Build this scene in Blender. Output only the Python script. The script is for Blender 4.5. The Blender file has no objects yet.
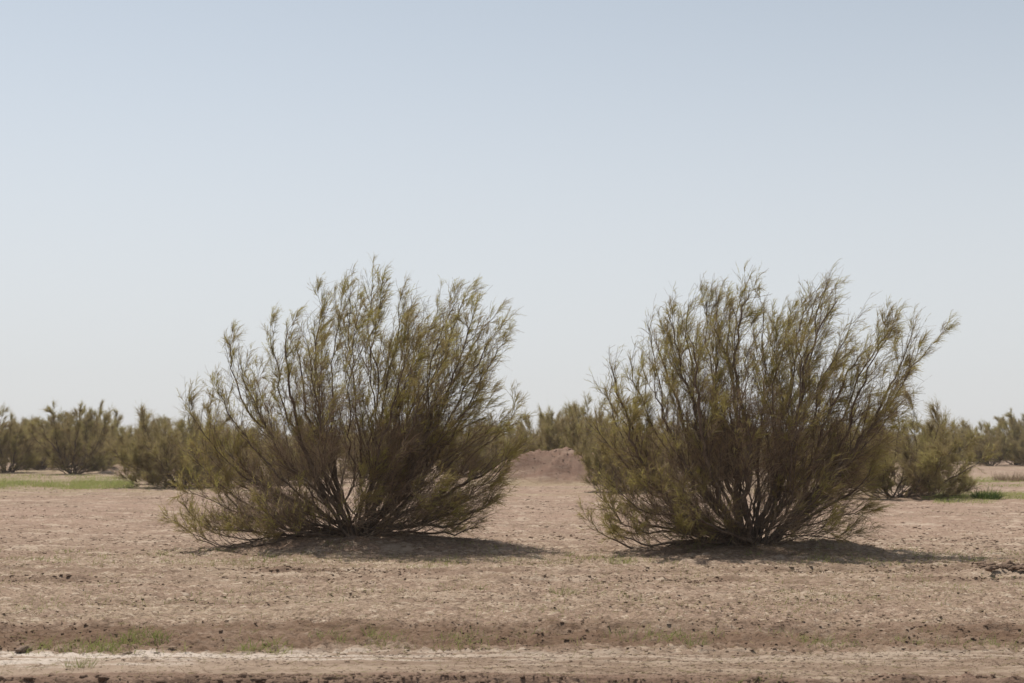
import bpy, math, random
import numpy as np

# ------------------------------------------------------------------ camera, sky, sun
SC = bpy.context.scene
COL = SC.collection
F = 1422.2          # focal length in pixels (50 mm on 36 mm)
CAMH = 1.6
PITCH = math.radians(4.44)
cam_d = bpy.data.cameras.new('camera')
cam_d.lens = 50; cam_d.sensor_width = 36
cam_d.clip_start = 0.1; cam_d.clip_end = 6000
cam_d.dof.use_dof = True
cam_d.dof.focus_distance = 19.0
cam_d.dof.aperture_fstop = 2.8
cam = bpy.data.objects.new('camera', cam_d)
cam.location = (0, 0, CAMH)
cam.rotation_euler = (math.radians(90) + PITCH, 0, 0)
COL.objects.link(cam)
SC.camera = cam

SUN_DIR = (-0.23, 0.36, 1.0)                  # towards the sun: high, behind the bushes, a little left
sl = math.sqrt(sum(c * c for c in SUN_DIR))
SUN_EL = math.asin(SUN_DIR[2] / sl)
SUN_ROT = math.atan2(SUN_DIR[0], SUN_DIR[1])  # clockwise from +Y
W = bpy.data.worlds.new('World'); SC.world = W; W.use_nodes = True
wn = W.node_tree.nodes; wl = W.node_tree.links
sky = wn.new('ShaderNodeTexSky'); sky.sky_type = 'NISHITA'; sky.sun_disc = False
sky.sun_elevation = SUN_EL; sky.sun_rotation = SUN_ROT
sky.altitude = 0; sky.air_density = 0.9; sky.dust_density = 0.75; sky.ozone_density = 2.5
hs = wn.new('ShaderNodeHueSaturation'); hs.inputs['Hue'].default_value = 0.485; hs.inputs['Saturation'].default_value = 0.41      # dusty desert air: a paler sky
wl.new(sky.outputs[0], hs.inputs['Color']); 
wtc = wn.new('ShaderNodeTexCoord'); wsp = wn.new('ShaderNodeSeparateXYZ'); wl.new(wtc.outputs['Generated'], wsp.inputs[0])
wmr = wn.new('ShaderNodeMapRange'); wmr.interpolation_type = 'SMOOTHSTEP'; wl.new(wsp.outputs[2], wmr.inputs[0])
wmr.inputs[1].default_value = 0.36; wmr.inputs[2].default_value = 0.0; wmr.inputs[3].default_value = 0.0; wmr.inputs[4].default_value = 0.8
wmx = wn.new('ShaderNodeMix'); wmx.data_type = 'RGBA'; wl.new(wmr.outputs[0], wmx.inputs[0]); wl.new(hs.outputs[0], wmx.inputs[6])
wmx.inputs[7].default_value = (5.75, 5.78, 5.85, 1)                                     # whitish dust hanging low over the plain
wl.new(wmx.outputs[2], wn['Background'].inputs[0]); wn['Background'].inputs[1].default_value = 0.11
ld = bpy.data.lights.new('sun', 'SUN'); ld.energy = 4.2; ld.angle = math.radians(0.6); ld.color = (1.0, 0.95, 0.87)
sun = bpy.data.objects.new('sun', ld); COL.objects.link(sun)
from mathutils import Vector
sun.rotation_euler = Vector(SUN_DIR).to_track_quat('Z', 'Y').to_euler()
sun.location = (-20, 30, 80)
SC.view_settings.view_transform = 'Standard'
SC.view_settings.look = 'None'
SC.view_settings.gamma = 1.0
SC.view_settings.use_curve_mapping = False
SC.view_settings.exposure = 0.16

# ------------------------------------------------------------------ helpers
def at(px, py, Y):
    """world x, z of pixel (px, py) at distance Y"""
    cx = (px - 512) / F; cy = (341.5 - py) / F
    fy = math.cos(PITCH) - cy * math.sin(PITCH)
    fz = math.sin(PITCH) + cy * math.cos(PITCH)
    return cx / fy * Y, CAMH + fz / fy * Y

def hash2(ix, iy, seed):
    h = (ix.astype(np.int64) * 374761393 + iy.astype(np.int64) * 668265263 + seed * 974711) & 0xffffffff
    h = ((h ^ (h >> 13)) * 1274126177) & 0xffffffff
    h = ((h ^ (h >> 16)) * 2246822519) & 0xffffffff
    return ((h ^ (h >> 15)) & 0xffffff) / float(0xffffff)

def vn(x, y, seed=0):
    xi = np.floor(x); yi = np.floor(y); fx = x - xi; fy = y - yi
    fx = fx * fx * (3 - 2 * fx); fy = fy * fy * (3 - 2 * fy)
    a = hash2(xi, yi, seed); b = hash2(xi + 1, yi, seed); c = hash2(xi, yi + 1, seed); d = hash2(xi + 1, yi + 1, seed)
    return (a + (b - a) * fx) * (1 - fy) + (c + (d - c) * fx) * fy

def fbm(x, y, seed=0, octv=3):
    s = 0; a = 1; t = 0
    for k in range(octv):
        ca, sa = math.cos(0.7 + k), math.sin(0.7 + k)
        s = s + a * vn((x * ca - y * sa) * 2 ** k + 17.3 * k, (x * sa + y * ca) * 2 ** k + 9.1 * k, seed + k); t += a; a *= 0.5
    return s / t

def sm(a, b, x):
    t = np.clip((x - a) / (b - a), 0, 1); return t * t * (3 - 2 * t)

def make_mesh(name, V, Fc, mat, smooth=False):
    V = np.asarray(V, np.float32); Fc = np.asarray(Fc, np.int32)
    n = Fc.shape[1]
    me = bpy.data.meshes.new(name)
    me.vertices.add(len(V)); me.vertices.foreach_set('co', V.ravel())
    me.loops.add(Fc.size); me.loops.foreach_set('vertex_index', Fc.ravel())
    me.polygons.add(len(Fc))
    me.polygons.foreach_set('loop_start', np.arange(0, Fc.size, n, dtype=np.int32))
    me.polygons.foreach_set('loop_total', np.full(len(Fc), n, np.int32))
    if smooth: me.polygons.foreach_set('use_smooth', np.ones(len(Fc), bool))
    me.materials.append(mat)
    me.update(calc_edges=True); me.validate()
    return me

def link(name, me, parent=None, loc=None):
    o = bpy.data.objects.new(name, me); COL.objects.link(o)
    if parent: o.parent = parent
    if loc is not None: o.location = loc
    return o

def tag(o, label=None, cat=None, group=None, kind=None):
    if label: o['label'] = label
    if cat: o['category'] = cat
    if group: o['group'] = group
    if kind: o['kind'] = kind
    return o

def copy_tree(o, parent=None):
    c = o.copy(); COL.objects.link(c); c.parent = parent
    for ch in list(o.children): copy_tree(ch, c)
    return c

# ------------------------------------------------------------------ materials
def new_mat(name):
    m = bpy.data.materials.new(name); m.use_nodes = True
    nt = m.node_tree; nt.nodes.clear()
    return m, nt.nodes, nt.links

def node(N, t, **kw):
    n = N.new(t)
    for k, v in kw.items():
        if isinstance(k, str) and hasattr(n, k): setattr(n, k, v)
    return n

def mixc(N, L, fac, a, b):
    m = N.new('ShaderNodeMix'); m.data_type = 'RGBA'
    for sock, val in ((m.inputs[0], fac), (m.inputs[6], a), (m.inputs[7], b)):
        if isinstance(val, bpy.types.NodeSocket): L.new(val, sock)
        elif isinstance(val, (int, float)): sock.default_value = val
        else: sock.default_value = (*val, 1)
    return m.outputs[2]

def math_(N, L, op, a, b=None):
    m = N.new('ShaderNodeMath'); m.operation = op
    for i, v in enumerate((a, b)):
        if v is None: continue
        if isinstance(v, bpy.types.NodeSocket): L.new(v, m.inputs[i])
        else: m.inputs[i].default_value = v
    return m.outputs[0]

def mapr(N, L, v, a, b, c=0.0, d=1.0):
    m = N.new('ShaderNodeMapRange'); m.interpolation_type = 'SMOOTHSTEP'
    L.new(v, m.inputs[0]); m.inputs[1].default_value = a; m.inputs[2].default_value = b
    m.inputs[3].default_value = c; m.inputs[4].default_value = d
    return m.outputs[0]

def noise(N, L, vec, scale, detail=3, rough=0.55):
    n = N.new('ShaderNodeTexNoise'); n.inputs['Scale'].default_value = scale
    n.inputs['Detail'].default_value = detail; n.inputs['Roughness'].default_value = rough
    L.new(vec, n.inputs['Vector']); return n.outputs[0]

def leaf_material(name, cols, transl=0.35, clump=2.2):
    m, N, L = new_mat(name)
    out = N.new('ShaderNodeOutputMaterial')
    geo = N.new('ShaderNodeNewGeometry'); tc = N.new('ShaderNodeTexCoord')
    oi = N.new('ShaderNodeObjectInfo')
    nz = noise(N, L, tc.outputs['Object'], clump, 2)
    a = mixc(N, L, mapr(N, L, nz, 0.42, 0.58), cols[0], cols[1])
    b = mixc(N, L, mapr(N, L, geo.outputs['Random Per Island'], 0.35, 1.0), a, cols[2])
    b = mixc(N, L, mapr(N, L, oi.outputs['Random'], 0.0, 1.0, 0.0, 0.35), b, cols[3])
    d = N.new('ShaderNodeBsdfDiffuse'); t = N.new('ShaderNodeBsdfTranslucent')
    L.new(b, d.inputs[0]); L.new(b, t.inputs[0])
    mx = N.new('ShaderNodeMixShader'); mx.inputs[0].default_value = transl
    L.new(d.outputs[0], mx.inputs[1]); L.new(t.outputs[0], mx.inputs[2])
    L.new(mx.outputs[0], out.inputs[0])
    return m

M_LEAF = leaf_material('feathery_foliage', [(0.320, 0.258, 0.108), (0.455, 0.410, 0.130), (0.30, 0.225, 0.108), (0.32, 0.262, 0.116)], 0.54, 3.4)
M_LEAF_FAR = leaf_material('distant_foliage', [(0.345, 0.278, 0.132), (0.42, 0.375, 0.138), (0.31, 0.236, 0.138), (0.33, 0.265, 0.15)], 0.5, 0.9)
M_DRY = leaf_material('dry_twigs', [(0.26, 0.185, 0.125), (0.34, 0.26, 0.18), (0.20, 0.135, 0.09), (0.24, 0.175, 0.12)], 0.3, 1.5)
M_GRASS = leaf_material('green_grass', [(0.22, 0.27, 0.075), (0.29, 0.31, 0.10), (0.33, 0.30, 0.14), (0.24, 0.26, 0.09)], 0.35, 1.3)
M_FARGRASS = leaf_material('fresh_grass', [(0.27, 0.34, 0.095), (0.36, 0.385, 0.14), (0.43, 0.39, 0.19), (0.31, 0.34, 0.12)], 0.4, 0.5)
M_STRAW = leaf_material('pale_grass', [(0.30, 0.26, 0.12), (0.24, 0.235, 0.09), (0.36, 0.30, 0.17), (0.3, 0.26, 0.13)], 0.3, 0.8)
M_DARKGRASS = leaf_material('dark_grass', [(0.07, 0.12, 0.025), (0.09, 0.14, 0.04), (0.12, 0.15, 0.05), (0.09, 0.13, 0.04)], 0.3, 2)

def bark_material():
    m, N, L = new_mat('bark')
    out = N.new('ShaderNodeOutputMaterial'); b = N.new('ShaderNodeBsdfPrincipled')
    tc = N.new('ShaderNodeTexCoord')
    nz = noise(N, L, tc.outputs['Object'], 9, 4)
    c = mixc(N, L, mapr(N, L, nz, 0.35, 0.65), (0.090, 0.060, 0.042), (0.155, 0.112, 0.078))
    L.new(c, b.inputs['Base Color']); b.inputs['Roughness'].default_value = 0.9
    bp = N.new('ShaderNodeBump'); bp.inputs['Strength'].default_value = 0.6; bp.inputs['Distance'].default_value = 0.01
    L.new(noise(N, L, tc.outputs['Object'], 45, 3), bp.inputs['Height']); L.new(bp.outputs[0], b.inputs['Normal'])
    L.new(b.outputs[0], out.inputs[0])
    return m
M_BARK = bark_material()

BMx = at(562, 470, 70)[0]
def soil_material(name, clod=0.0):
    m, N, L = new_mat(name)
    out = N.new('ShaderNodeOutputMaterial'); b = N.new('ShaderNodeBsdfPrincipled')
    geo = N.new('ShaderNodeNewGeometry'); P = geo.outputs['Position']
    sep = N.new('ShaderNodeSeparateXYZ'); L.new(P, sep.inputs[0])
    st = N.new('ShaderNodeMapping'); st.inputs['Scale'].default_value = (0.30, 1, 1); L.new(P, st.inputs[0])
    S = st.outputs[0]                                   # patches drawn out along the field, as tyres and plough leave them
    nb = noise(N, L, S, 0.55, 4); nm = noise(N, L, S, 3.2, 4); sf = N.new('ShaderNodeMapping'); sf.inputs['Scale'].default_value = (0.55, 1, 1); L.new(P, sf.inputs[0]); nf = noise(N, L, sf.outputs[0], 11, 4, 0.7); nff = noise(N, L, sf.outputs[0], 34, 3, 0.75)
    c = mixc(N, L, mapr(N, L, nb, 0.36, 0.64), (0.306, 0.228, 0.166), (0.284, 0.203, 0.149))
    c = mixc(N, L, math_(N, L, 'MULTIPLY', mapr(N, L, nm, 0.47, 0.62), 0.6), c, (0.225, 0.150, 0.112))
    c = mixc(N, L, math_(N, L, 'MULTIPLY', mapr(N, L, nf, 0.52, 0.66), 0.7), c, (0.47, 0.385, 0.30))
    c = mixc(N, L, math_(N, L, 'MULTIPLY', mapr(N, L, nf, 0.47, 0.36), 0.8), c, (0.145, 0.100, 0.072))
    c = mixc(N, L, math_(N, L, 'MULTIPLY', mapr(N, L, nff, 0.50, 0.60), 0.68), c, (0.135, 0.094, 0.064))
    c = mixc(N, L, math_(N, L, 'MULTIPLY', math_(N, L, 'MULTIPLY', mapr(N, L, sep.outputs[1], 22, 34), mapr(N, L, nb, 0.62, 0.42)), 0.45), c, (0.31, 0.205, 0.158))
    nk = noise(N, L, sf.outputs[0], 1.5, 4, 0.7)
    fw = mapr(N, L, sep.outputs[1], 12.5, 22)
    c = mixc(N, L, math_(N, L, 'MULTIPLY', math_(N, L, 'MULTIPLY', fw, mapr(N, L, nk, 0.52, 0.62)), 0.6), c, (0.22, 0.150, 0.112))
    c = mixc(N, L, math_(N, L, 'MULTIPLY', math_(N, L, 'MULTIPLY', fw, mapr(N, L, nk, 0.46, 0.36)), 0.55), c, (0.45, 0.36, 0.28))
    # faint plant cover further out
    far = math_(N, L, 'MULTIPLY', mapr(N, L, sep.outputs[1], 42, 60), mapr(N, L, sep.outputs[2], 0.5, 0.2))
    gp = mapr(N, L, noise(N, L, S, 0.23, 3), 0.47, 0.6)
    c = mixc(N, L, math_(N, L, 'MULTIPLY', math_(N, L, 'MULTIPLY', far, gp), 0.22), c, (0.26, 0.24, 0.11))
    # the bare mound: its slope's shade painted as a darker, redder tone
    md = N.new('ShaderNodeVectorMath'); md.operation = 'DISTANCE'; L.new(P, md.inputs[0]); md.inputs[1].default_value = (BMx, 70.8, 0.7)
    c = mixc(N, L, math_(N, L, 'MULTIPLY', mapr(N, L, md.outputs['Value'], 3.6, 2.2), mapr(N, L, nm, 0.35, 0.6, 0.55, 0.95)), c, (0.195, 0.122, 0.090))
    # the track: damp brown verge, pale trodden crust, reddish, shade-darkened clods on the near side
    w1 = noise(N, L, S, 1.1, 4)
    yw = math_(N, L, 'ADD', sep.outputs[1], math_(N, L, 'MULTIPLY', math_(N, L, 'SUBTRACT', w1, 0.5), 1.7))
    for yc_, wd_ in ((19.4, 0.55), (17.9, 0.42), (15.3, 0.25)):                      # darker broken soil along old wheel lines
        dy_ = math_(N, L, 'ABSOLUTE', math_(N, L, 'SUBTRACT', math_(N, L, 'ADD', sep.outputs[1], math_(N, L, 'MULTIPLY', math_(N, L, 'SUBTRACT', w1, 0.5), 1.2)), yc_))
        c = mixc(N, L, math_(N, L, 'MULTIPLY', mapr(N, L, dy_, wd_, 0.0), mapr(N, L, nk, 0.44, 0.58, 0.1, 0.8)), c, (0.175, 0.118, 0.083))
    verge = math_(N, L, 'MULTIPLY', mapr(N, L, yw, 11.9, 12.35), mapr(N, L, yw, 13.5, 12.75))
    verge = math_(N, L, 'MULTIPLY', verge, mapr(N, L, noise(N, L, S, 1.7, 4, 0.65), 0.34, 0.56, 0.5, 1.0))
    c = mixc(N, L, math_(N, L, 'MULTIPLY', verge, mapr(N, L, nm, 0.3, 0.6, 0.95, 0.75)), c, (0.130, 0.080, 0.052))
    crust = math_(N, L, 'MULTIPLY', mapr(N, L, yw, 10.55, 10.8), mapr(N, L, yw, 12.1, 11.8))
    xl = mapr(N, L, math_(N, L, 'ADD', sep.outputs[0], math_(N, L, 'MULTIPLY', w1, 3.0)), -2.0, 2.6, 0.95, 0.15)
    sr = N.new('ShaderNodeMapping'); sr.inputs['Scale'].default_value = (0.14, 1, 1); L.new(P, sr.inputs[0]); nr = noise(N, L, sr.outputs[0], 6.5, 5, 0.65)
    pale = math_(N, L, 'MULTIPLY', mapr(N, L, yw, 11.2, 11.5), mapr(N, L, nr, 0.56, 0.45))
    cc = mixc(N, L, pale, (0.30, 0.226, 0.170), (0.53, 0.455, 0.39))
    cc = mixc(N, L, math_(N, L, 'MULTIPLY', mapr(N, L, nr, 0.56, 0.66), 0.6), cc, (0.21, 0.15, 0.11))
    cr_ = mixc(N, L, mapr(N, L, nr, 0.56, 0.40), (0.190, 0.132, 0.094), (0.315, 0.242, 0.180))
    c = mixc(N, L, math_(N, L, 'MULTIPLY', crust, 0.85), c, mixc(N, L, xl, cr_, cc))
    near = mapr(N, L, yw, 10.8, 10.6)
    c = mixc(N, L, math_(N, L, 'MULTIPLY', near, 0.75), c, (0.165, 0.105, 0.076))  # reddish soil, with the shade of the lip and its lumps painted in
    if clod: c = mixc(N, L, clod, c, (0.16, 0.108, 0.078))
    L.new(c, b.inputs['Base Color']); b.inputs['Roughness'].default_value = 1.0
    b.inputs['Specular IOR Level'].default_value = 0.1
    bp = N.new('ShaderNodeBump'); bp.inputs['Strength'].default_value = 0.8; bp.inputs['Distance'].default_value = 0.03
    L.new(math_(N, L, 'ADD', nf, math_(N, L, 'MULTIPLY', nff, 0.5)), bp.inputs['Height']); L.new(bp.outputs[0], b.inputs['Normal'])
    L.new(b.outputs[0], out.inputs[0])
    return m
M_SOIL = soil_material('desert_soil'); M_CLOD = soil_material('dry_clods', 0.4); M_DARKCLOD = soil_material('dark_clods', 0.85)

# ------------------------------------------------------------------ ground
YL, YR = 23.5, 22.6
BLx = at(352, 537, YL)[0]; BRx = at(752, 543, YR)[0]
def mound(x, y, cx, cy, rx, ry, h, p=2.0):
    d = ((x - cx) / rx) ** 2 + ((y - cy) / ry) ** 2
    return h * np.exp(-d ** (p / 2))

def big_height(x, y):
    """the shape of the land without its clods"""
    wob = 0.6 * (fbm(x * 0.9, y * 0.9, 40, 3) - 0.5)
    h = 0.10 * (fbm(x * 0.16, y * 0.16, 3, 3) - 0.5) * sm(14, 24, y)
    h = h + mound(x + wob, y + wob, BLx + 0.25, YL + 0.15, 2.15, 1.25, 0.25, 2.6)
    h = h + mound(x + wob, y - wob, BRx + 0.1, YR + 0.2, 1.75, 1.1, 0.16, 2.4)
    h = h + mound(x, y + wob, BRx + 1.35, YR + 0.1, 0.7, 0.8, 0.10)
    h = h + mound(x + wob * 2, y, at(547, 470, 70)[0], 70.6, 2.6, 1.9, 1.12, 2.3) + mound(x - wob, y + wob, at(592, 470, 70)[0], 71.2, 2.6, 1.9, 0.85, 2.6) + mound(x - wob, y + wob, at(508, 470, 70)[0], 70.9, 1.6, 1.8, 0.4, 2.6)
    mh = mound(x, y, at(562, 470, 70)[0], 70.8, 4, 3, 1.0, 2.5)
    h = h + mh * (0.55 * (fbm(x * 1.3, y * 1.3, 91, 4) - 0.5) + 0.25 * (fbm(x * 5, y * 4, 92, 3) - 0.5))
    h = h + mound(x, y, at(109, 450, 98)[0], 100, 0.8, 2.0, 0.7)
    h = h + 0.55 * sm(80, 150, y) + 0.3 * (fbm(x * 0.03, y * 0.03, 8, 2) - 0.5) * sm(60, 140, y)
    h = h - 0.05 * sm(12.75, 12.1, y + 0.5 * (fbm(x * 0.8, y * 0.3, 21, 3) - 0.5))
    return h

def ground_height(x, y):
    h = big_height(x, y)
    nearf = sm(70, 18, y)
    rough = 0.35 + 1.1 * fbm(x * 0.25, y * 0.8, 11, 3)
    road = sm(10.35, 10.6, y) * sm(12.0, 11.7, y)
    k = rough * (1 - 0.8 * road)
    h = h + k * (0.050 * (fbm(x * 1.6, y * 3.2, 51, 2) - 0.5) + 0.040 * (fbm(x * 5, y * 8, 52, 2) - 0.5))
    h = h + nearf * k * (0.085 * (fbm(x * 6.5, y * 17, 53, 3) - 0.5) + 0.035 * (vn(x * 30, y * 42, 54) - 0.5))
    # clod lines left by wheels
    for yc, wd, am, sd in ((19.4, 0.22, 0.075, 61), (17.9, 0.16, 0.065, 62), (13.05, 0.22, 0.07, 63), (15.4, 0.10, 0.025, 66), (10.95, 0.05, 0.03, 67), (11.3, 0.05, 0.02, 68), (9.3, 0.3, 0.06, 69)):
        yy = y - yc - 0.7 * (fbm(x * 0.22, x * 0.0, sd, 2) - 0.5)
        c = np.exp(-(yy / wd) ** 2)
        h = h + am * c * np.clip(2.4 * fbm(x * 2.4, y * 5, sd + 5, 3) - 0.75, 0, 1.2)
    yy = y - 10.28 - 0.3 * (fbm(x * 0.5, 0 * x, 71, 2) - 0.5)
    h = h + 0.10 * np.exp(-(yy / 0.16) ** 2) * np.clip(2.6 * fbm(x * 2.6, y * 4, 72, 4) - 0.9, 0, 1.2)
    # small heap of clods by the right edge
    h = h + mound(x, y, at(1005, 573, 18.6)[0], 18.6, 0.55, 0.3, 0.10) * (0.3 + 1.4 * fbm(x * 5, y * 5, 75, 3))
    h = h + 0.10 * (fbm(x * 0.9, y * 1.3, 79, 3) - 0.5) * sm(24, 32, y) * sm(75, 55, y)
    # shallow furrows running across the field
    h = h + 0.012 * np.sin(y * 5.2 + 1.5 * fbm(x * 0.4, y * 0.4, 77, 2) * 6) * sm(24, 30, y) * sm(75, 40, y)
    # broken front edges: of the crust on the near side of the track, and of the bank behind it
    e = y - 10.52 - 0.62 * (fbm(x * 0.6, 0 * x, 81, 3) - 0.5) - 0.10 * (fbm(x * 6, y * 2, 82, 2) - 0.5)
    h = h - (0.03 + 0.13 * fbm(x * 2.2, 0 * x, 83, 3) * sm(2.6, -1.2, x + 2.5 * (fbm(x * 0.8, 0 * x, 87, 2) - 0.5))) * sm(0.015, -0.02, e) * sm(-1.1, -0.25, e)
    e = y - 12.95 - 0.5 * (fbm(x * 0.5, 0 * x, 84, 3) - 0.5) - 0.12 * (fbm(x * 5, y * 2, 85, 2) - 0.5)
    h = h - 0.07 * np.clip(fbm(x * 1.5, 0 * x, 86, 3) - 0.25, 0, 1) * sm(0.02, -0.02, e) * sm(-0.7, -0.1, e)
    return h

def gz(x, y, fine=True):
    f = ground_height if fine else big_height
    return float(f(np.array([float(x)]), np.array([float(y)]))[0])

rows = [-60, -40, -25, -15, -8, -3, 0, 2, 4, 5.5, 6.5, 7.2]
y = 7.6
while y < 45: rows.append(y); y += 0.017 * (y / 8) ** 1.55
while y < 5000: rows.append(y); y *= 1.003 if y < 78 else 1.012 if y < 130 else 1.06
rows = np.array(rows); NC = 1100
u = np.linspace(-1, 1, NC); ux = 0.55 * u + 0.45 * u ** 3
gx = (8 + 0.6 * np.abs(rows))[:, None] * ux[None, :]
gy = np.repeat(rows[:, None], NC, 1)
hz = ground_height(gx.ravel(), gy.ravel())
V = np.stack([gx.ravel(), gy.ravel(), hz], 1)
ii = np.arange(len(rows) - 1)[:, None] * NC + np.arange(NC - 1)[None, :]
ii = ii.ravel()
Q = np.stack([ii, ii + 1, ii + NC + 1, ii + NC], 1)
g = link('ground', make_mesh('ground', V, Q, M_SOIL, True)); tag(g, kind='structure', label='dry pinkish brown desert field with a pale track across the front', cat='ground')

# ------------------------------------------------------------------ dusty air
def haze_box():
    x, y0, y1, z0, z1 = 480, -62, 1050, -3.0, 9.5
    V_ = [(-x, y0, z0), (x, y0, z0), (x, y1, z0), (-x, y1, z0), (-x, y0, z1), (x, y0, z1), (x, y1, z1), (-x, y1, z1)]
    m = bpy.data.materials.new('dusty_air'); m.use_nodes = True; N = m.node_tree.nodes; N.clear()
    out = N.new('ShaderNodeOutputMaterial'); v = N.new('ShaderNodeVolumePrincipled')
    v.inputs['Color'].default_value = (0.92, 0.90, 0.88, 1); v.inputs['Density'].default_value = 0.00032
    m.node_tree.links.new(v.outputs[0], out.inputs['Volume'])
    tag(link('haze', make_mesh('haze', V_, [(3, 2, 1, 0), (4, 5, 6, 7), (0, 1, 5, 4), (1, 2, 6, 5), (2, 3, 7, 6), (3, 0, 4, 7)], m)), 'pale dusty air over the field', 'haze', kind='stuff')
haze_box()

# ------------------------------------------------------------------ growing shrubs
def nrm(v): return v / (np.linalg.norm(v, axis=-1, keepdims=True) + 1e-9)

class Tubes:
    def __init__(s): s.V = []; s.F = []; s.n = 0
    def add(s, P, R, sides=5):
        P = np.asarray(P); n = len(P)
        T = nrm(np.gradient(P, axis=0))
        ref = np.array([0.31, 0.87, 0.2]); A = nrm(np.cross(T, ref)); B = np.cross(T, A)
        a = np.arange(sides) * 2 * np.pi / sides
        ring = P[:, None, :] + R[:, None, None] * (np.cos(a)[None, :, None] * A[:, None, :] + np.sin(a)[None, :, None] * B[:, None, :])
        i = np.arange(n - 1)[:, None] * sides; j = np.arange(sides)[None, :]; j2 = (j + 1) % sides
        f = np.stack([i + j, i + j2, i + sides + j2, i + sides + j], -1).reshape(-1, 4) + s.n
        s.V.append(ring.reshape(-1, 3)); s.F.append(f); s.n += n * sides
    def mesh(s, name, mat): return make_mesh(name, np.concatenate(s.V), np.concatenate(s.F), mat, True)

def ribbons(P, D, Ln, width, rng, seg=3, droop=0.0, taper=True):
    """curved thin blades: start P, direction D, length Ln"""
    n = len(P); side = nrm(np.cross(D, rng.normal(size=(n, 3))))
    bend = rng.normal(size=(n, 3)) * 0.14; bend[:, 2] += 0.04 - droop; bend[:, 0] += 0.13
    t = np.linspace(0, 1, seg + 1)
    pts = P[:, None] + Ln[:, None, None] * (t[None, :, None] * D[:, None] + (t ** 2)[None, :, None] * bend[:, None])
    w = np.interp(t, [0, 0.35, 1], [0.6, 1.0, 0.15 if taper else 0.8])
    off = side[:, None] * (w[None, :, None] * (np.asarray(width).reshape(-1, 1, 1) * 0.5))
    V = np.stack([pts - off, pts + off], 2).reshape(-1, 3)
    b = np.arange(n)[:, None] * (2 * (seg + 1)) + np.arange(seg)[None, :] * 2
    Fq = np.stack([b, b + 1, b + 3, b + 2], -1).reshape(-1, 4)
    return V, Fq, pts

def join(parts):
    Vs, Fs, n = [], [], 0
    for v, f in parts:
        Vs.append(v); Fs.append(f + n); n += len(v)
    return np.concatenate(Vs), np.concatenate(Fs)

def rot_off(T, ang, rng):
    """directions at angle ang off the tangents T, random azimuth"""
    r = rng.normal(size=T.shape); s = nrm(r - (r * T).sum(-1, keepdims=True) * T)
    return nrm(T * np.cos(ang)[..., None] + s * np.sin(ang)[..., None])

def path(p0, d, L, up, rng, n=6, wig=0.05, wind=0.085):
    t = np.linspace(0, 1, n)[:, None]
    w = np.cumsum(rng.normal(size=(n, 3)) * wig * L / n, 0); w[0] = 0
    return p0 + L * (t * d + t ** 2 * np.array([wind, 0, up])) + w

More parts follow.
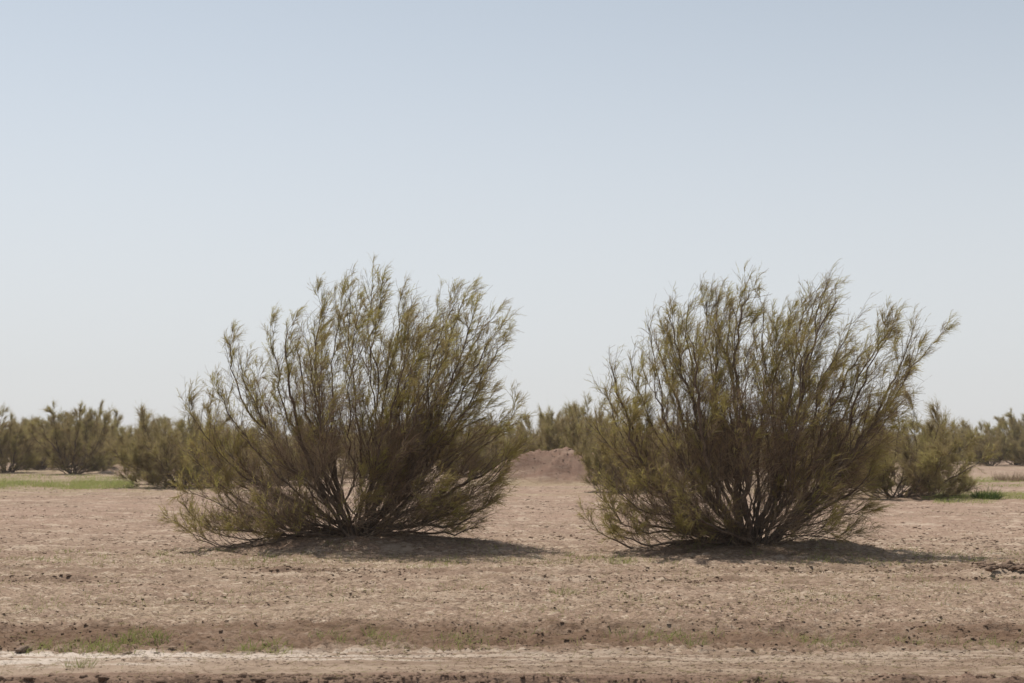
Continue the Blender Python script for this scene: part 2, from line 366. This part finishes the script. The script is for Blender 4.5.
def grow_bush(base, tips, rng, detail=1.0, leafw=0.0064, twigL=0.145, leaf_n=8, dens=1.0, low_fill=1.0, r0=0.031, reach=0.30, low_leaf=0.0):
    """tips: list of end points relative to base; returns stems [Tubes], foliage (V,F), dry (V,F)"""
    stems = []; LP, LD, LL = [], [], []; DP, DD, DL = [], [], []
    for tip in tips:
        tip = np.asarray(tip, float); tip[0] -= 0.10; tip = tip * (1 - reach * min(1.0, 0.35 + tip[2] / 4) / np.linalg.norm(tip)); tb = Tubes()
        hor = np.array([tip[0], tip[1], 0]); Ht = tip[2]; L = np.linalg.norm(tip)
        hl = np.linalg.norm(hor) + 1e-6
        s0 = nrm(hor / hl * min(1.0, 0.35 + hl / L) + np.array([0, 0, max(0.32, 0.85 * Ht / L)]))
        e = nrm(hor / L * 0.75 + np.array([0.22, 0, 0.55 + 0.5 * Ht / L]))
        off = rng.normal(size=3) * np.array([0.13, 0.10, 0.0]); off[:2] += 0.04 * hor[:2]
        p0 = off; p1 = off + s0 * L * 0.36; p2 = tip - e * L * 0.34
        n = max(8, int(L * 6)); t = np.linspace(0, 1, n)[:, None]
        P = (1 - t) ** 3 * p0 + 3 * (1 - t) ** 2 * t * p1 + 3 * (1 - t) * t ** 2 * p2 + t ** 3 * tip
        wob = np.cumsum(rng.normal(size=(n, 3)) * 0.034, 0); wob -= t * wob[-1]; P = P + wob
        P[0, 2] -= 0.08
        r = r0 * (0.30 + 0.20 * L) * rng.choice([0.45, 0.6, 0.8, 1.35], p=[0.3, 0.3, 0.2, 0.2])
        R = r * (1 - t[:, 0]) ** 0.7 + 0.003
        tb.add(P, R, 6)
        T = nrm(np.gradient(P, axis=0))
        nb = int(L * 5.2 * detail) + 3
        for q in range(nb):
            tt = 0.16 + 0.82 * (q + rng.random()) / nb
            k = tt * (n - 1); i = min(int(k), n - 2); fr = k - i
            p = P[i] * (1 - fr) + P[i + 1] * fr; tan = T[i]
            lb = (0.16 + 0.20 * L * (1 - tt) ** 0.85) * rng.uniform(0.6, 1.25)
            d = rot_off(tan[None], np.array([rng.uniform(0.3, 0.7)]), rng)[0]
            if p[2] + d[2] * lb < 0.08: d[2] = abs(d[2]) * 0.3 + 0.15; d = nrm(d)
            bp = path(p, d, lb, 0.32, rng, 6)
            rb = min(R[i] * 0.6, 0.0035 + 0.006 * lb)
            tb.add(bp, np.linspace(rb, 0.0022, 6), 4)
            bT = nrm(np.gradient(bp, axis=0))
            leafy = sm(0.34, 0.74, np.array(tt + 0.30 * rng.normal() * 0.6 + (0.16 if p[2] > 1.3 else 0) + low_leaf))
            lush = rng.choice([0.2, 0.9, 1.9], p=[0.46, 0.28, 0.26])       # some branches are nearly bare, some carry thick sprays
            ns = int(lb * 8.5 * detail) + 2
            st = rng.uniform(0.15, 1.0, ns)
            for s in np.append(st, 1.0):
                k2 = s * 5; i2 = min(int(k2), 4); f2 = k2 - i2
                sp = bp[i2] * (1 - f2) + bp[i2 + 1] * f2
                sd = rot_off(bT[i2][None], np.array([rng.uniform(0.25, 0.75) if s < 1 else 0.12]), rng)[0]
                sL = rng.uniform(0.10, 0.28)
                if sp[2] + sd[2] * sL < 0.05: continue
                spth = path(sp, sd, sL, 0.14, rng, 4, 0.06, 0.08)
                tb.add(spth, np.linspace(0.0026, 0.0013, 4), 3)
                sT = nrm(np.gradient(spth, axis=0))
                m = int(rng.uniform(8, 14) * dens * detail * lush * (0.12 + 0.88 * leafy))
                if m:
                    a = rng.uniform(0.1, 1.0, m) * 3; ia = np.minimum(a.astype(int), 2); fa = (a - ia)[:, None]
                    LP.append(spth[ia] * (1 - fa) + spth[ia + 1] * fa); LD.append(rot_off(sT[ia], rng.uniform(0.1, 0.5, m), rng)); LL.append(rng.uniform(0.55, 1.3, m) * twigL)
                m = int(rng.uniform(6, 13) * low_fill * detail * (1.0 - 0.8 * leafy))
                if m:
                    a = rng.uniform(0.0, 1.0, m) * 3; ia = np.minimum(a.astype(int), 2); fa = (a - ia)[:, None]
                    DP.append(spth[ia] * (1 - fa) + spth[ia + 1] * fa); DD.append(rot_off(sT[ia], rng.uniform(0.3, 1.0, m), rng)); DL.append(rng.uniform(0.1, 0.3, m))
        # plume at the stem's tip
        m = int(26 * dens * detail); a = rng.uniform(0.88, 1.0, m) * (n - 1); ia = np.minimum(a.astype(int), n - 2); fa = (a - ia)[:, None]
        LP.append(P[ia] * (1 - fa) + P[ia + 1] * fa); LD.append(rot_off(T[ia], rng.uniform(0.1, 0.55, m), rng)); LL.append(rng.uniform(0.6, 1.4, m) * twigL)
        stems.append(tb)
    LP = np.concatenate(LP); LD = np.concatenate(LD); LL = np.concatenate(LL)
    out = []
    v, f, pts = ribbons(LP, LD, LL, np.full(len(LP), leafw * 0.8), rng, 3, rng.uniform(0, 0.5, len(LP)))
    out.append((v, f))
    if leaf_n:
        n = len(LP); a = np.tile(np.linspace(0.15, 0.95, leaf_n), (n, 1)) * 3
        ia = np.minimum(a.astype(int), 2); fa = (a - ia)[..., None]; idx = np.arange(n)[:, None]
        p = pts[idx, ia] * (1 - fa) + pts[idx, ia + 1] * fa
        tg = nrm(pts[idx, ia + 1] - pts[idx, ia]).reshape(-1, 3)
        d = rot_off(tg, rng.uniform(0.2, 0.6, n * leaf_n), rng)
        v, f, _ = ribbons(p.reshape(-1, 3), d, np.repeat(LL, leaf_n) * rng.uniform(0.18, 0.42, n * leaf_n), np.full(n * leaf_n, leafw) * rng.uniform(0.6, 1.3, n * leaf_n), rng, 1, 0.05)
        out.append((v, f))
    fol = join(out)
    dry = None
    if DP:
        DP = np.concatenate(DP); DD = np.concatenate(DD); DL = np.concatenate(DL)
        v, f, _ = ribbons(DP, DD, DL, np.full(len(DP), 0.0045 if detail > 0.8 else leafw * 0.7), rng, 2, 0.1, False)
        dry = (v, f)
    return stems, fol, dry

def px_tips(lst, Y, base, rng):
    out = []
    for px, py, dy in lst:
        x, z = at(px, py, Y + dy)
        out.append((x - base[0], dy, z - base[2]))
    return out

# the two big bushes: where the ends of their stems reach in the photograph, and how far towards or away from us
TL = [(180, 500, -0.5), (200, 516, 0.6), (225, 506, -0.2), (184, 450, 0.4), (240, 520, -0.8), (515, 495, 0.2), (531, 450, -0.3), (182, 388, 0.3), (176, 470, -0.4), (172, 520, 0.2), (190, 532, -0.9), (196, 430, 0.9), (205, 412, 1.3), (222, 322, 0.0), (237, 345, -0.6), (214, 372, 0.8),
      (250, 358, 0.9), (271, 316, 0.2), (287, 306, -0.5), (301, 322, 1.0), (318, 302, 0.5), (332, 284, -0.2), (347, 278, 0.7), (361, 270, 0.0), (381, 266, 0.3), (395, 276, -0.8),
      (411, 280, 0.2), (424, 292, 1.1), (438, 312, -0.4), (452, 297, 0.4), (471, 283, 0.0), (479, 280, 0.8), (491, 292, -0.3), (505, 306, 0.5), (516, 312, 0.0), (523, 328, 0.3),
      (511, 356, -0.7), (498, 385, 0.8), (507, 420, -0.5), (536, 397, 0.4), (541, 430, 0.0), (520, 470, 0.5), (502, 505, -0.5), (492, 527, 0.3), (470, 510, -1.2),
      (310, 325, -1.3), (360, 300, -1.4), (420, 310, -1.3), (465, 330, -1.3), (440, 320, 1.5), (330, 320, 1.5), (230, 440, 0.6), (480, 345, 1.4), (255, 490, -1.6), (450, 480, -1.7), (215, 480, 1.2)]
TR = [(605, 505, -0.4), (620, 495, 0.5), (600, 470, -0.6), (604, 347, 0.0), (590, 375, 0.7), (586, 412, -0.3), (626, 345, 0.4), (612, 385, -0.8), (600, 445, 0.9), (592, 490, 0.0), (590, 520, 0.3), (612, 527, -0.8), (640, 470, -1.4),
      (645, 306, 0.2), (655, 318, 1.0), (666, 291, -0.4), (679, 300, 0.7), (691, 284, 0.0), (709, 281, 0.5), (724, 276, -0.5), (735, 290, 1.1), (746, 270, 0.2), (756, 268, -0.2),
      (771, 290, 0.6), (784, 306, -0.8), (797, 298, 0.4), (815, 281, 0.0), (828, 276, 0.7), (839, 265, 0.1), (851, 280, -0.5), (866, 302, 0.5), (876, 338, -0.8),
      (900, 297, 0.0), (912, 309, -0.4), (930, 318, 0.4), (950, 330, 0.0), (925, 357, 0.9), (914, 392, -0.5), (905, 430, 0.5), (897, 462, -0.6), (884, 500, 0.3), (876, 530, 0.0), (850, 520, -1.3),
      (690, 320, -1.3), (760, 310, -1.4), (815, 320, -1.3), (650, 350, -1.2), (725, 300, 1.4), (850, 335, 1.3), (640, 430, 1.4), (680, 490, -1.6), (840, 480, -1.6), (790, 320, 1.1)]

def big_bush(name, tips, bx, Y, seed, label, basepy):
    rng = np.random.default_rng(seed)
    z = gz(bx, Y) - 0.02
    root = bpy.data.objects.new(name, None); COL.objects.link(root); root.location = (bx, Y, z)
    root.empty_display_size = 0.3
    tag(root, label, 'bush')
    for k in range(9):
        a = rng.uniform(0, 6.28); q = rng.uniform(0.7, 2.0); tips = tips + [(512 + F * (bx + q * math.cos(a)) / (Y + q * 0.75 * math.sin(a)), basepy - rng.uniform(18, 75), q * 0.75 * math.sin(a))]
    stems, fol, dry = grow_bush(None, px_tips(tips, Y, (bx, Y, z), rng), rng, dens=0.85)
    for tb in stems: link('stem', tb.mesh('stem', M_BARK), root)
    link('foliage', make_mesh('foliage', *fol, M_LEAF), root)
    if dry is not None: link('dry_twigs', make_mesh('dry_twigs', *dry, M_DRY), root)
    print(name, 'foliage faces', len(fol[1]), 'dry', 0 if dry is None else len(dry[1]))
    return root
big_bush('desert_bush', TL, BLx, YL, 11, 'left one of two large feathery bushes, on a low sandy mound with shaded front', 537)
big_bush('desert_bush', TR, BRx, YR, 23, 'right one of two large bushes, with a lone branch leaning out at upper right', 543)

# ------------------------------------------------------------------ bushes behind
def far_variant(seed, w, h, ns=20, upright=0.5, dens=1.0, leafw=0.012):
    rng = np.random.default_rng(seed); tips = []
    for k in range(ns):
        a = 2 * math.pi * (k + rng.random()) / ns * 1.0 + k * 2.4
        r = math.sqrt(rng.uniform(0.03, 1.0))
        hh = h * (1 - (0.75 - upright * 0.5) * r ** 2.2) * rng.uniform(0.78, 1.04)
        tips.append((r * w / 2 * math.cos(a), r * w / 2 * math.sin(a), hh))
    for k in range(11):
        a = rng.uniform(0, 6.28); q = rng.uniform(0.3, 0.48); tips.append((w * q * math.cos(a), w * q * math.sin(a), h * rng.uniform(0.12, 0.5)))
    stems, fol, dry = grow_bush(None, tips, rng, detail=0.72, leafw=leafw, twigL=0.26, leaf_n=4, dens=2.4, low_leaf=0.3, low_fill=1.6, r0=0.03)
    tb = Tubes()
    return stems, fol, dry

PROTO = []
for k, (w, h, ns, upr) in enumerate(((5.4, 4.2, 24, 0.7), (5.8, 3.6, 26, 0.3), (4.6, 4.4, 20, 0.9), (6.2, 3.9, 26, 0.5), (5.0, 3.4, 22, 0.2))):
    stems, fol, dry = far_variant(100 + k, w, h, ns, upr)
    root = bpy.data.objects.new('desert_bush', None); COL.objects.link(root)
    main = stems[:]
    for tb in main: link('stem', tb.mesh('stem', M_BARK), root)
    link('foliage', make_mesh('foliage', *fol, M_LEAF_FAR), root)
    link('dry_twigs', make_mesh('dry_twigs', *dry, M_DRY), root)
    PROTO.append((root, w, h))
used = set()
def far_bush(k, px, Y, wpx, toppy, rz, label, group, sink=0.05):
    root, w, h = PROTO[k]
    o = root if k not in used else copy_tree(root)
    used.add(k)
    x, ztop = at(px, toppy, Y); z = gz(x, Y, False) - sink
    o.location = (x, Y, z)
    s = wpx * Y / F / w
    o.scale = (s, s, (ztop - z) / h); o.rotation_euler = (0, 0, rz)
    for key in ('label', 'category', 'group'):
        if key in o: del o[key]
    tag(o, label, 'bush', group)
    return o

G1 = 'bushes standing behind the two big ones'
MID = [(3, 42, 112, 90, 407, 1.4, 'brownish bush filling the gap between the two leftmost bushes beyond the grass strip'),
       (1, 122, 112, 96, 410, 4.4, 'low bush behind the gap left of the wide olive bush at the left'),
       (4, 528, 104, 86, 402, 2.7, 'low bush behind the left shoulder of the bare soil mound'),
       (1, 944, 135, 84, 414, 3.9, 'brownish bush behind the right flank of the rounded dense bush'),
       (0, 8, 103, 88, 405, 0.4, 'brownish green bush cut off by the left edge, beyond the green grass strip'),
       (2, 76, 99, 96, 397, 2.0, 'tall upright bush with bare brown stems at its foot, beyond the green grass strip'),
       (1, 182, 65, 165, 396, 1.2, 'wide olive bush showing directly left of and behind the left big bush'),
       (4, 270, 70, 150, 402, 3.0, 'olive bush seen through the left branches of the left big bush'),
       (0, 375, 88, 120, 412, 5.1, 'bush seen through the middle stems of the left big bush'),
       (3, 470, 92, 100, 408, 0.2, 'brownish bush seen through the right branches of the left big bush'),
       (3, 560, 84, 104, 388, 4.0, 'tall bush growing behind the crest of the bare soil mound'),
       (0, 596, 79, 96, 393, 5.0, 'yellowish bush on the right flank of the bare soil mound'),
       (1, 628, 57, 122, 400, 0.9, 'olive bush showing directly left of and behind the right big bush'),
       (4, 715, 80, 130, 408, 2.2, 'bush seen through the left stems of the right big bush'),
       (0, 805, 85, 120, 410, 3.3, 'bush seen through the right stems of the right big bush'),
       (1, 893, 50, 196, 391, 2.5, 'rounded dense bush close behind the right big bush, green grass at its right foot'),
       (4, 972, 150, 70, 412, 0.7, 'low brownish bush in the distance just right of the rounded dense bush'),
       (2, 1016, 128, 76, 405, 1.9, 'dark bush by the right edge behind the small dry weed')]
for k, px, Y, wp, tp, rz, lab in MID: far_bush(k, px, Y, wp, tp, rz, lab, G1)
rr = random.Random(5)
for i in range(76):
    px = -60 + i * 15.4 + rr.uniform(-9, 9); Y = rr.uniform(112, 240)
    far_bush(rr.randrange(5), px, Y, rr.uniform(4.2, 7.0) * F / Y, 452 - (rr.uniform(3.4, 5.2) - 1.0) * F / Y, rr.uniform(0, 6.28),
             'small hazy bush in the far row along the horizon', 'bushes of the far row along the horizon')

# ------------------------------------------------------------------ grass, weeds, clods
def blades(px, py, ln, rng, width=0.004, lean=0.5):
    n = len(px); z = ground_height(px, py)
    d = rng.normal(size=(n, 3)) * lean; d[:, 2] = 1.0
    v, f, _ = ribbons(np.stack([px, py, z - 0.005], 1), nrm(d), ln, np.full(n, width) * rng.uniform(0.7, 1.4, n), rng, 2, 0.3)
    return v, f

def patch(rng, pxa, pxb, Ya, Yb, n, l0, l1, width, clump=0.0, thr=0.5, sc=1.5, seed=0):
    """blades over a strip of field, thinned into irregular clumps"""
    y = Ya + (Yb - Ya) * rng.beta(2, 2, n * 4); xa = (pxa - 512) / F * y; xb = (pxb - 512) / F * y
    x = xa + (xb - xa) * rng.random(n * 4)
    keep = fbm(x * sc, y * sc, 200 + seed, 3) + rng.normal(size=n * 4) * 0.05 > thr
    x = x[keep][:n]; y = y[keep][:n]
    return blades(x, y, rng.uniform(l0, l1, len(x)), rng, width)

rng = np.random.default_rng(77)
far = [patch(rng, -80, 135, 60, 78, 12000, 0.10, 0.36, 0.015, thr=0.5, sc=0.9, seed=1), patch(rng, -80, 220, 58, 80, 2500, 0.06, 0.2, 0.012, thr=0.5, sc=0.5, seed=21), patch(rng, -60, 330, 80, 96, 5000, 0.10, 0.3, 0.016, thr=0.5, sc=0.4, seed=2),
       patch(rng, 930, 1060, 44, 58, 5200, 0.08, 0.24, 0.011, thr=0.5, sc=0.6, seed=3), patch(rng, 930, 1060, 62, 90, 3000, 0.08, 0.2, 0.016, thr=0.54, sc=0.4, seed=4),
       patch(rng, 920, 962, 48.5, 51.5, 1200, 0.1, 0.26, 0.011, thr=0.3, seed=5)]
tag(link('grass', make_mesh('grass', *join(far), M_FARGRASS)), 'green grass growing in strips in front of the distant bushes', 'grass', kind='stuff')
verge = [patch(rng, -40, 350, 11.7, 12.8, 1300, 0.05, 0.18, 0.0052, thr=0.62, sc=3.2, seed=6), patch(rng, 340, 1064, 11.9, 12.9, 900, 0.04, 0.14, 0.0050, thr=0.62, sc=2.6, seed=7),
         patch(rng, -60, 1084, 19.6, 23.5, 3400, 0.05, 0.15, 0.0062, thr=0.62, sc=1.8, seed=31), patch(rng, -60, 1084, 13.4, 19, 2000, 0.04, 0.12, 0.0052, thr=0.64, sc=2.0, seed=32),
         patch(rng, 380, 800, 9.6, 10.3, 700, 0.03, 0.11, 0.004, thr=0.55, sc=2, seed=8), patch(rng, -40, 380, 9.6, 10.1, 250, 0.03, 0.09, 0.004, thr=0.57, sc=2, seed=9)]
tag(link('grass', make_mesh('grass', *join(verge), M_GRASS)), 'sparse green grass along the verge of the pale track and over the near field', 'grass', kind='stuff')
thin = [patch(rng, -60, 1084, 12.5, 23, 11000, 0.015, 0.065, 0.004, thr=0.54, sc=0.7, seed=10), patch(rng, -60, 1084, 19.5, 23, 5500, 0.03, 0.09, 0.005, thr=0.52, sc=0.5, seed=11),
        patch(rng, -60, 1084, 23, 60, 6000, 0.02, 0.08, 0.008, thr=0.56, sc=0.4, seed=12), patch(rng, -60, 1084, 9.5, 13, 900, 0.01, 0.05, 0.003, thr=0.5, sc=1.5, seed=13)]
tag(link('dry_grass', make_mesh('dry_grass', *join(thin), M_STRAW)), 'thin pale yellow green grass scattered over the dry field', 'grass', kind='stuff')

def tuft(px, Y, r, n, l0, l1, width, mat, label, seed, name='grass_tuft', cat='grass tuft', group=None):
    g_ = np.random.default_rng(seed); x0 = (px - 512) / F * Y
    a = g_.uniform(0, 6.28, n); q = r * np.sqrt(g_.random(n)); x = x0 + q * np.cos(a); y = Y + q * np.sin(a)
    z0 = gz(x0, Y)
    d = np.stack([np.cos(a) * q / r * 0.6, np.sin(a) * q / r * 0.6, np.ones(n)], 1) + g_.normal(size=(n, 3)) * 0.16
    z = ground_height(x, y)
    v, f, _ = ribbons(np.stack([x - x0, y - Y, z - z0 - 0.01], 1), nrm(d), g_.uniform(l0, l1, n), np.full(n, width), g_, 3, 0.25)
    o = link(name, make_mesh(name, v, f, mat), loc=(x0, Y, z0))
    return tag(o, label, cat, group)
tuft(984, 48.5, 0.42, 420, 0.22, 0.5, 0.016, M_DARKGRASS, 'dark green grass tuft standing in the grass strip near the right edge', 1)
tuft(563, 16.2, 0.16, 60, 0.06, 0.16, 0.005, M_GRASS, 'small green grass tuft alone on the field between and in front of the big bushes', 2)
tuft(90, 11.05, 0.07, 34, 0.06, 0.17, 0.004, M_GRASS, 'green grass tuft growing in the pale track, right one of two at the left', 3)
tuft(79, 11.0, 0.06, 24, 0.04, 0.12, 0.004, M_GRASS, 'green grass tuft growing in the pale track, left one of two at the left', 4)
tuft(618, 20.6, 0.2, 90, 0.07, 0.2, 0.006, M_GRASS, 'green grass tuft in front of the left foot of the right big bush', 5)
tuft(637, 12.6, 0.3, 120, 0.05, 0.16, 0.0045, M_GRASS, 'broad grass tuft on the dark verge below the gap of the big bushes', 6)
tuft(372, 12.7, 0.08, 40, 0.05, 0.15, 0.0045, M_GRASS, 'slim grass tuft on the dark verge below the left big bush', 7)
tuft(694, 12.2, 0.09, 40, 0.05, 0.17, 0.0045, M_GRASS, 'slim grass tuft on the verge below the right big bush', 8)
tuft(1009, 78, 0.95, 420, 0.3, 0.75, 0.016, M_DRY, 'small dry brown weed on the bare ground near the right edge', 9, 'dry_weed', 'weed')

def clod_shapes(n, rng, size, pos):
    """irregular lumps: a jittered low-poly ball each, sunk a little into the soil"""
    # icosahedron subdivided once
    t = (1 + 5 ** .5) / 2
    iv = np.array([(-1, t, 0), (1, t, 0), (-1, -t, 0), (1, -t, 0), (0, -1, t), (0, 1, t), (0, -1, -t), (0, 1, -t), (t, 0, -1), (t, 0, 1), (-t, 0, -1), (-t, 0, 1)]); iv = nrm(iv)
    fi = [(0, 11, 5), (0, 5, 1), (0, 1, 7), (0, 7, 10), (0, 10, 11), (1, 5, 9), (5, 11, 4), (11, 10, 2), (10, 7, 6), (7, 1, 8), (3, 9, 4), (3, 4, 2), (3, 2, 6), (3, 6, 8), (3, 8, 9), (4, 9, 5), (2, 4, 11), (6, 2, 10), (8, 6, 7), (9, 8, 1)]
    vs = [tuple(v) for v in iv]; mid = {}; f2 = []
    def mp(a, b):
        key = (min(a, b), max(a, b))
        if key not in mid: vs.append(tuple(nrm((np.array(vs[a]) + np.array(vs[b])) / 2))); mid[key] = len(vs) - 1
        return mid[key]
    for a, b, c in fi:
        ab, bc, ca = mp(a, b), mp(b, c), mp(c, a); f2 += [(a, ab, ca), (b, bc, ab), (c, ca, bc), (ab, bc, ca)]
    sv = np.array(vs); f2 = np.array(f2); nv = len(sv)
    V = np.repeat(sv[None], n, 0) * (1 + rng.normal(size=(n, nv, 1)) * 0.24)
    V = V * (rng.uniform(0.7, 1.3, (n, 1, 3)) * np.array([1.15, 1.0, 0.62])) * np.asarray(size).reshape(-1, 1, 1)
    V = V + np.asarray(pos)[:, None, :]
    Fq = (f2[None] + (np.arange(n) * nv)[:, None, None]).reshape(-1, 3)
    return V.reshape(-1, 3), Fq

def crumbs(Ya, Yb, n, s0, s1, thr, sc, seed, xw=0.42):
    g_ = np.random.default_rng(seed); u_ = g_.random(n * 3); y = 1 / (1 / Ya + (1 / Yb - 1 / Ya) * u_); x = g_.uniform(-1, 1, n * 3) * xw * y
    keep = fbm(x * sc * 0.4, y * sc, seed, 3) + g_.normal(size=n * 3) * 0.07 > thr
    x = x[keep][:n]; y = y[keep][:n]; m = len(x); s_ = (s0 + (s1 - s0) * g_.random(m) ** 3) * np.sqrt(y / 14)
    t = (1 + 5 ** .5) / 2
    iv = nrm(np.array([(-1, t, 0), (1, t, 0), (-1, -t, 0), (1, -t, 0), (0, -1, t), (0, 1, t), (0, -1, -t), (0, 1, -t), (t, 0, -1), (t, 0, 1), (-t, 0, -1), (-t, 0, 1)]))
    fi = np.array([(0, 11, 5), (0, 5, 1), (0, 1, 7), (0, 7, 10), (0, 10, 11), (1, 5, 9), (5, 11, 4), (11, 10, 2), (10, 7, 6), (7, 1, 8), (3, 9, 4), (3, 4, 2), (3, 2, 6), (3, 6, 8), (3, 8, 9), (4, 9, 5), (2, 4, 11), (6, 2, 10), (8, 6, 7), (9, 8, 1)])
    V = iv[None] * (1 + g_.normal(size=(m, 12, 1)) * 0.25) * (g_.uniform(0.6, 1.4, (m, 1, 3)) * np.array([1.9, 1.0, 0.5])) * s_[:, None, None]
    V = V + np.stack([x, y, ground_height(x, y)], 1)[:, None]
    return V.reshape(-1, 3), (fi[None] + (np.arange(m) * 12)[:, None, None]).reshape(-1, 3)
cr = [crumbs(9.3, 26, 42000, 0.003, 0.0115, 0.45, 1.2, 401), crumbs(22, 70, 14000, 0.005, 0.018, 0.47, 0.5, 402)]
tag(link('soil_crumbs', make_mesh('soil_crumbs', *join(cr), M_CLOD)), 'fine soil crumbs lying all over the dry field', 'soil crumbs', kind='stuff')
def litter(Ya, Yb, n, seed):
    g_ = np.random.default_rng(seed); y = 1 / (1 / Ya + (1 / Yb - 1 / Ya) * g_.random(n)); x = g_.uniform(-0.42, 0.42, n) * y
    d = g_.normal(size=(n, 3)); d[:, 2] = np.abs(d[:, 2]) * 0.35; d[:, 0] *= 1.5
    v, f, _ = ribbons(np.stack([x, y, ground_height(x, y) + 0.004], 1), nrm(d), g_.uniform(0.03, 0.12, n), 0.004 * np.sqrt(y / 14) * g_.uniform(0.6, 1.5, n), g_, 2, 0.2)
    return v, f
tag(link('plant_litter', make_mesh('plant_litter', *join([litter(9.4, 60, 9000, 411)]), M_DRY)), 'dry brown stubble and broken twigs lying on the soil', 'plant litter', kind='stuff')
tag(link('straw_litter', make_mesh('straw_litter', *join([litter(9.4, 40, 8000, 412)]), M_STRAW)), 'pale straw bits lying on the soil', 'straw litter', kind='stuff')

def scatter_clods(Ya, Yb, n, s0, s1, thr, sc, seed, xw=0.42):
    y = rng.uniform(Ya, Yb, n * 4); x = rng.uniform(-1, 1, n * 4) * xw * y
    keep = fbm(x * sc * 0.5, y * sc, seed, 3) + rng.normal(size=n * 4) * 0.04 > thr
    x = x[keep][:n]; y = y[keep][:n]; m = len(x)
    s = 0.7 * (s0 + (s1 - s0) * rng.random(m) ** 4)
    return clod_shapes(m, rng, s, np.stack([x, y, ground_height(x, y) - s * 0.05], 1))
cl = [scatter_clods(8.6, 10.2, 900, 0.006, 0.028, 0.5, 2, 302), scatter_clods(12.6, 13.3, 260, 0.006, 0.02, 0.5, 2, 303),
      scatter_clods(17.6, 18.25, 2600, 0.006, 0.026, 0.52, 1.0, 304), scatter_clods(19.0, 19.85, 3200, 0.006, 0.030, 0.51, 1.0, 305), scatter_clods(13, 22, 1500, 0.005, 0.016, 0.5, 1, 306), scatter_clods(24, 60, 1200, 0.008, 0.03, 0.52, 0.5, 307), scatter_clods(10.6, 12, 260, 0.005, 0.02, 0.5, 2, 308)]
tag(link('soil_clods', make_mesh('soil_clods', *join(cl), M_CLOD)), 'dry crumbled soil clods strewn over the field', 'soil clods', kind='stuff')

lip = [scatter_clods(10.2, 10.65, 300, 0.010, 0.06, 0.53, 0.9, 311), scatter_clods(10.2, 10.75, 1800, 0.005, 0.026, 0.49, 0.9, 312), scatter_clods(12.8, 13.1, 160, 0.006, 0.022, 0.5, 1.2, 313), scatter_clods(9.4, 10.4, 700, 0.008, 0.045, 0.52, 1.6, 314)]  # clods coloured dark to give the broken track edges their shade
tag(link('soil_clods', make_mesh('soil_clods', *join(lip), M_DARKCLOD)), 'dark brown clods along the edges of the pale track, their shade put into the colour', 'soil clods', kind='stuff')
def foot_litter(cx, cy, r, n, seed):
    g_ = np.random.default_rng(seed); a = g_.uniform(0, 6.283, n); q = r * np.sqrt(g_.random(n)) * g_.uniform(0.4, 1, n); x = cx + q * np.cos(a); y = cy + 0.75 * q * np.sin(a)
    d = g_.normal(size=(n, 3)); d[:, 2] = np.abs(d[:, 2]) * 0.3
    v, f, _ = ribbons(np.stack([x, y, ground_height(x, y) + 0.004], 1), nrm(d), g_.uniform(0.04, 0.28, n), g_.uniform(0.004, 0.010, n), g_, 2, 0.3)
    return v, f
tag(link('twig_litter', make_mesh('twig_litter', *join([foot_litter(BLx, YL, 2.6, 2600, 421), foot_litter(BRx, YR, 2.5, 2600, 422), foot_litter(BMx, 70, 2.6, 700, 423)]), M_DRY)), 'fallen dry twigs lying under the bushes and on the bare mound', 'twig litter', kind='stuff')
mg = np.random.default_rng(431); mn = 260; mx_ = BMx + mg.normal(size=mn) * 1.5; my_ = 70.2 + mg.normal(size=mn) * 0.9; ms_ = 0.015 + 0.04 * mg.random(mn) ** 4
tag(link('soil_clods', make_mesh('soil_clods', *clod_shapes(mn, mg, ms_, np.stack([mx_, my_, ground_height(mx_, my_) - ms_ * 0.2], 1)), M_CLOD)), 'soil clods lying on the bare mound', 'soil clods', kind='stuff')
def lone_clod(px, Y, s, label, seed, k=5, spread=0.6):
    g_ = np.random.default_rng(seed); x0 = (px - 512) / F * Y; z0 = gz(x0, Y)
    pos = np.zeros((k, 3)); pos[1:, :2] = g_.normal(size=(k - 1, 2)) * s * spread; sz = s * g_.uniform(0.25, 0.65, k); sz[0] = s
    pos[:, 2] = s * 0.2
    v, f = clod_shapes(k, g_, sz, pos)
    tag(link('soil_clod', make_mesh('soil_clod', v, f, M_DARKCLOD), loc=(x0, Y, z0)), label, 'clod')
lone_clod(797, 12.75, 0.034, 'dark round soil clod lying alone on the verge below the right big bush', 31, 3)
lone_clod(30, 11.85, 0.05, 'dark flat soil clod on the far edge of the pale track at the left', 32)
lone_clod(132, 11.8, 0.03, 'small dark soil clod at the left, on the far edge of the pale track', 33)
lone_clod(917, 10.35, 0.06, 'dark soil clod on the near edge of the track toward the right', 34)
lone_clod(1004, 18.6, 0.075, 'heap of dark soil clods by the right edge in front of the right big bush', 35, 60, 3.2)
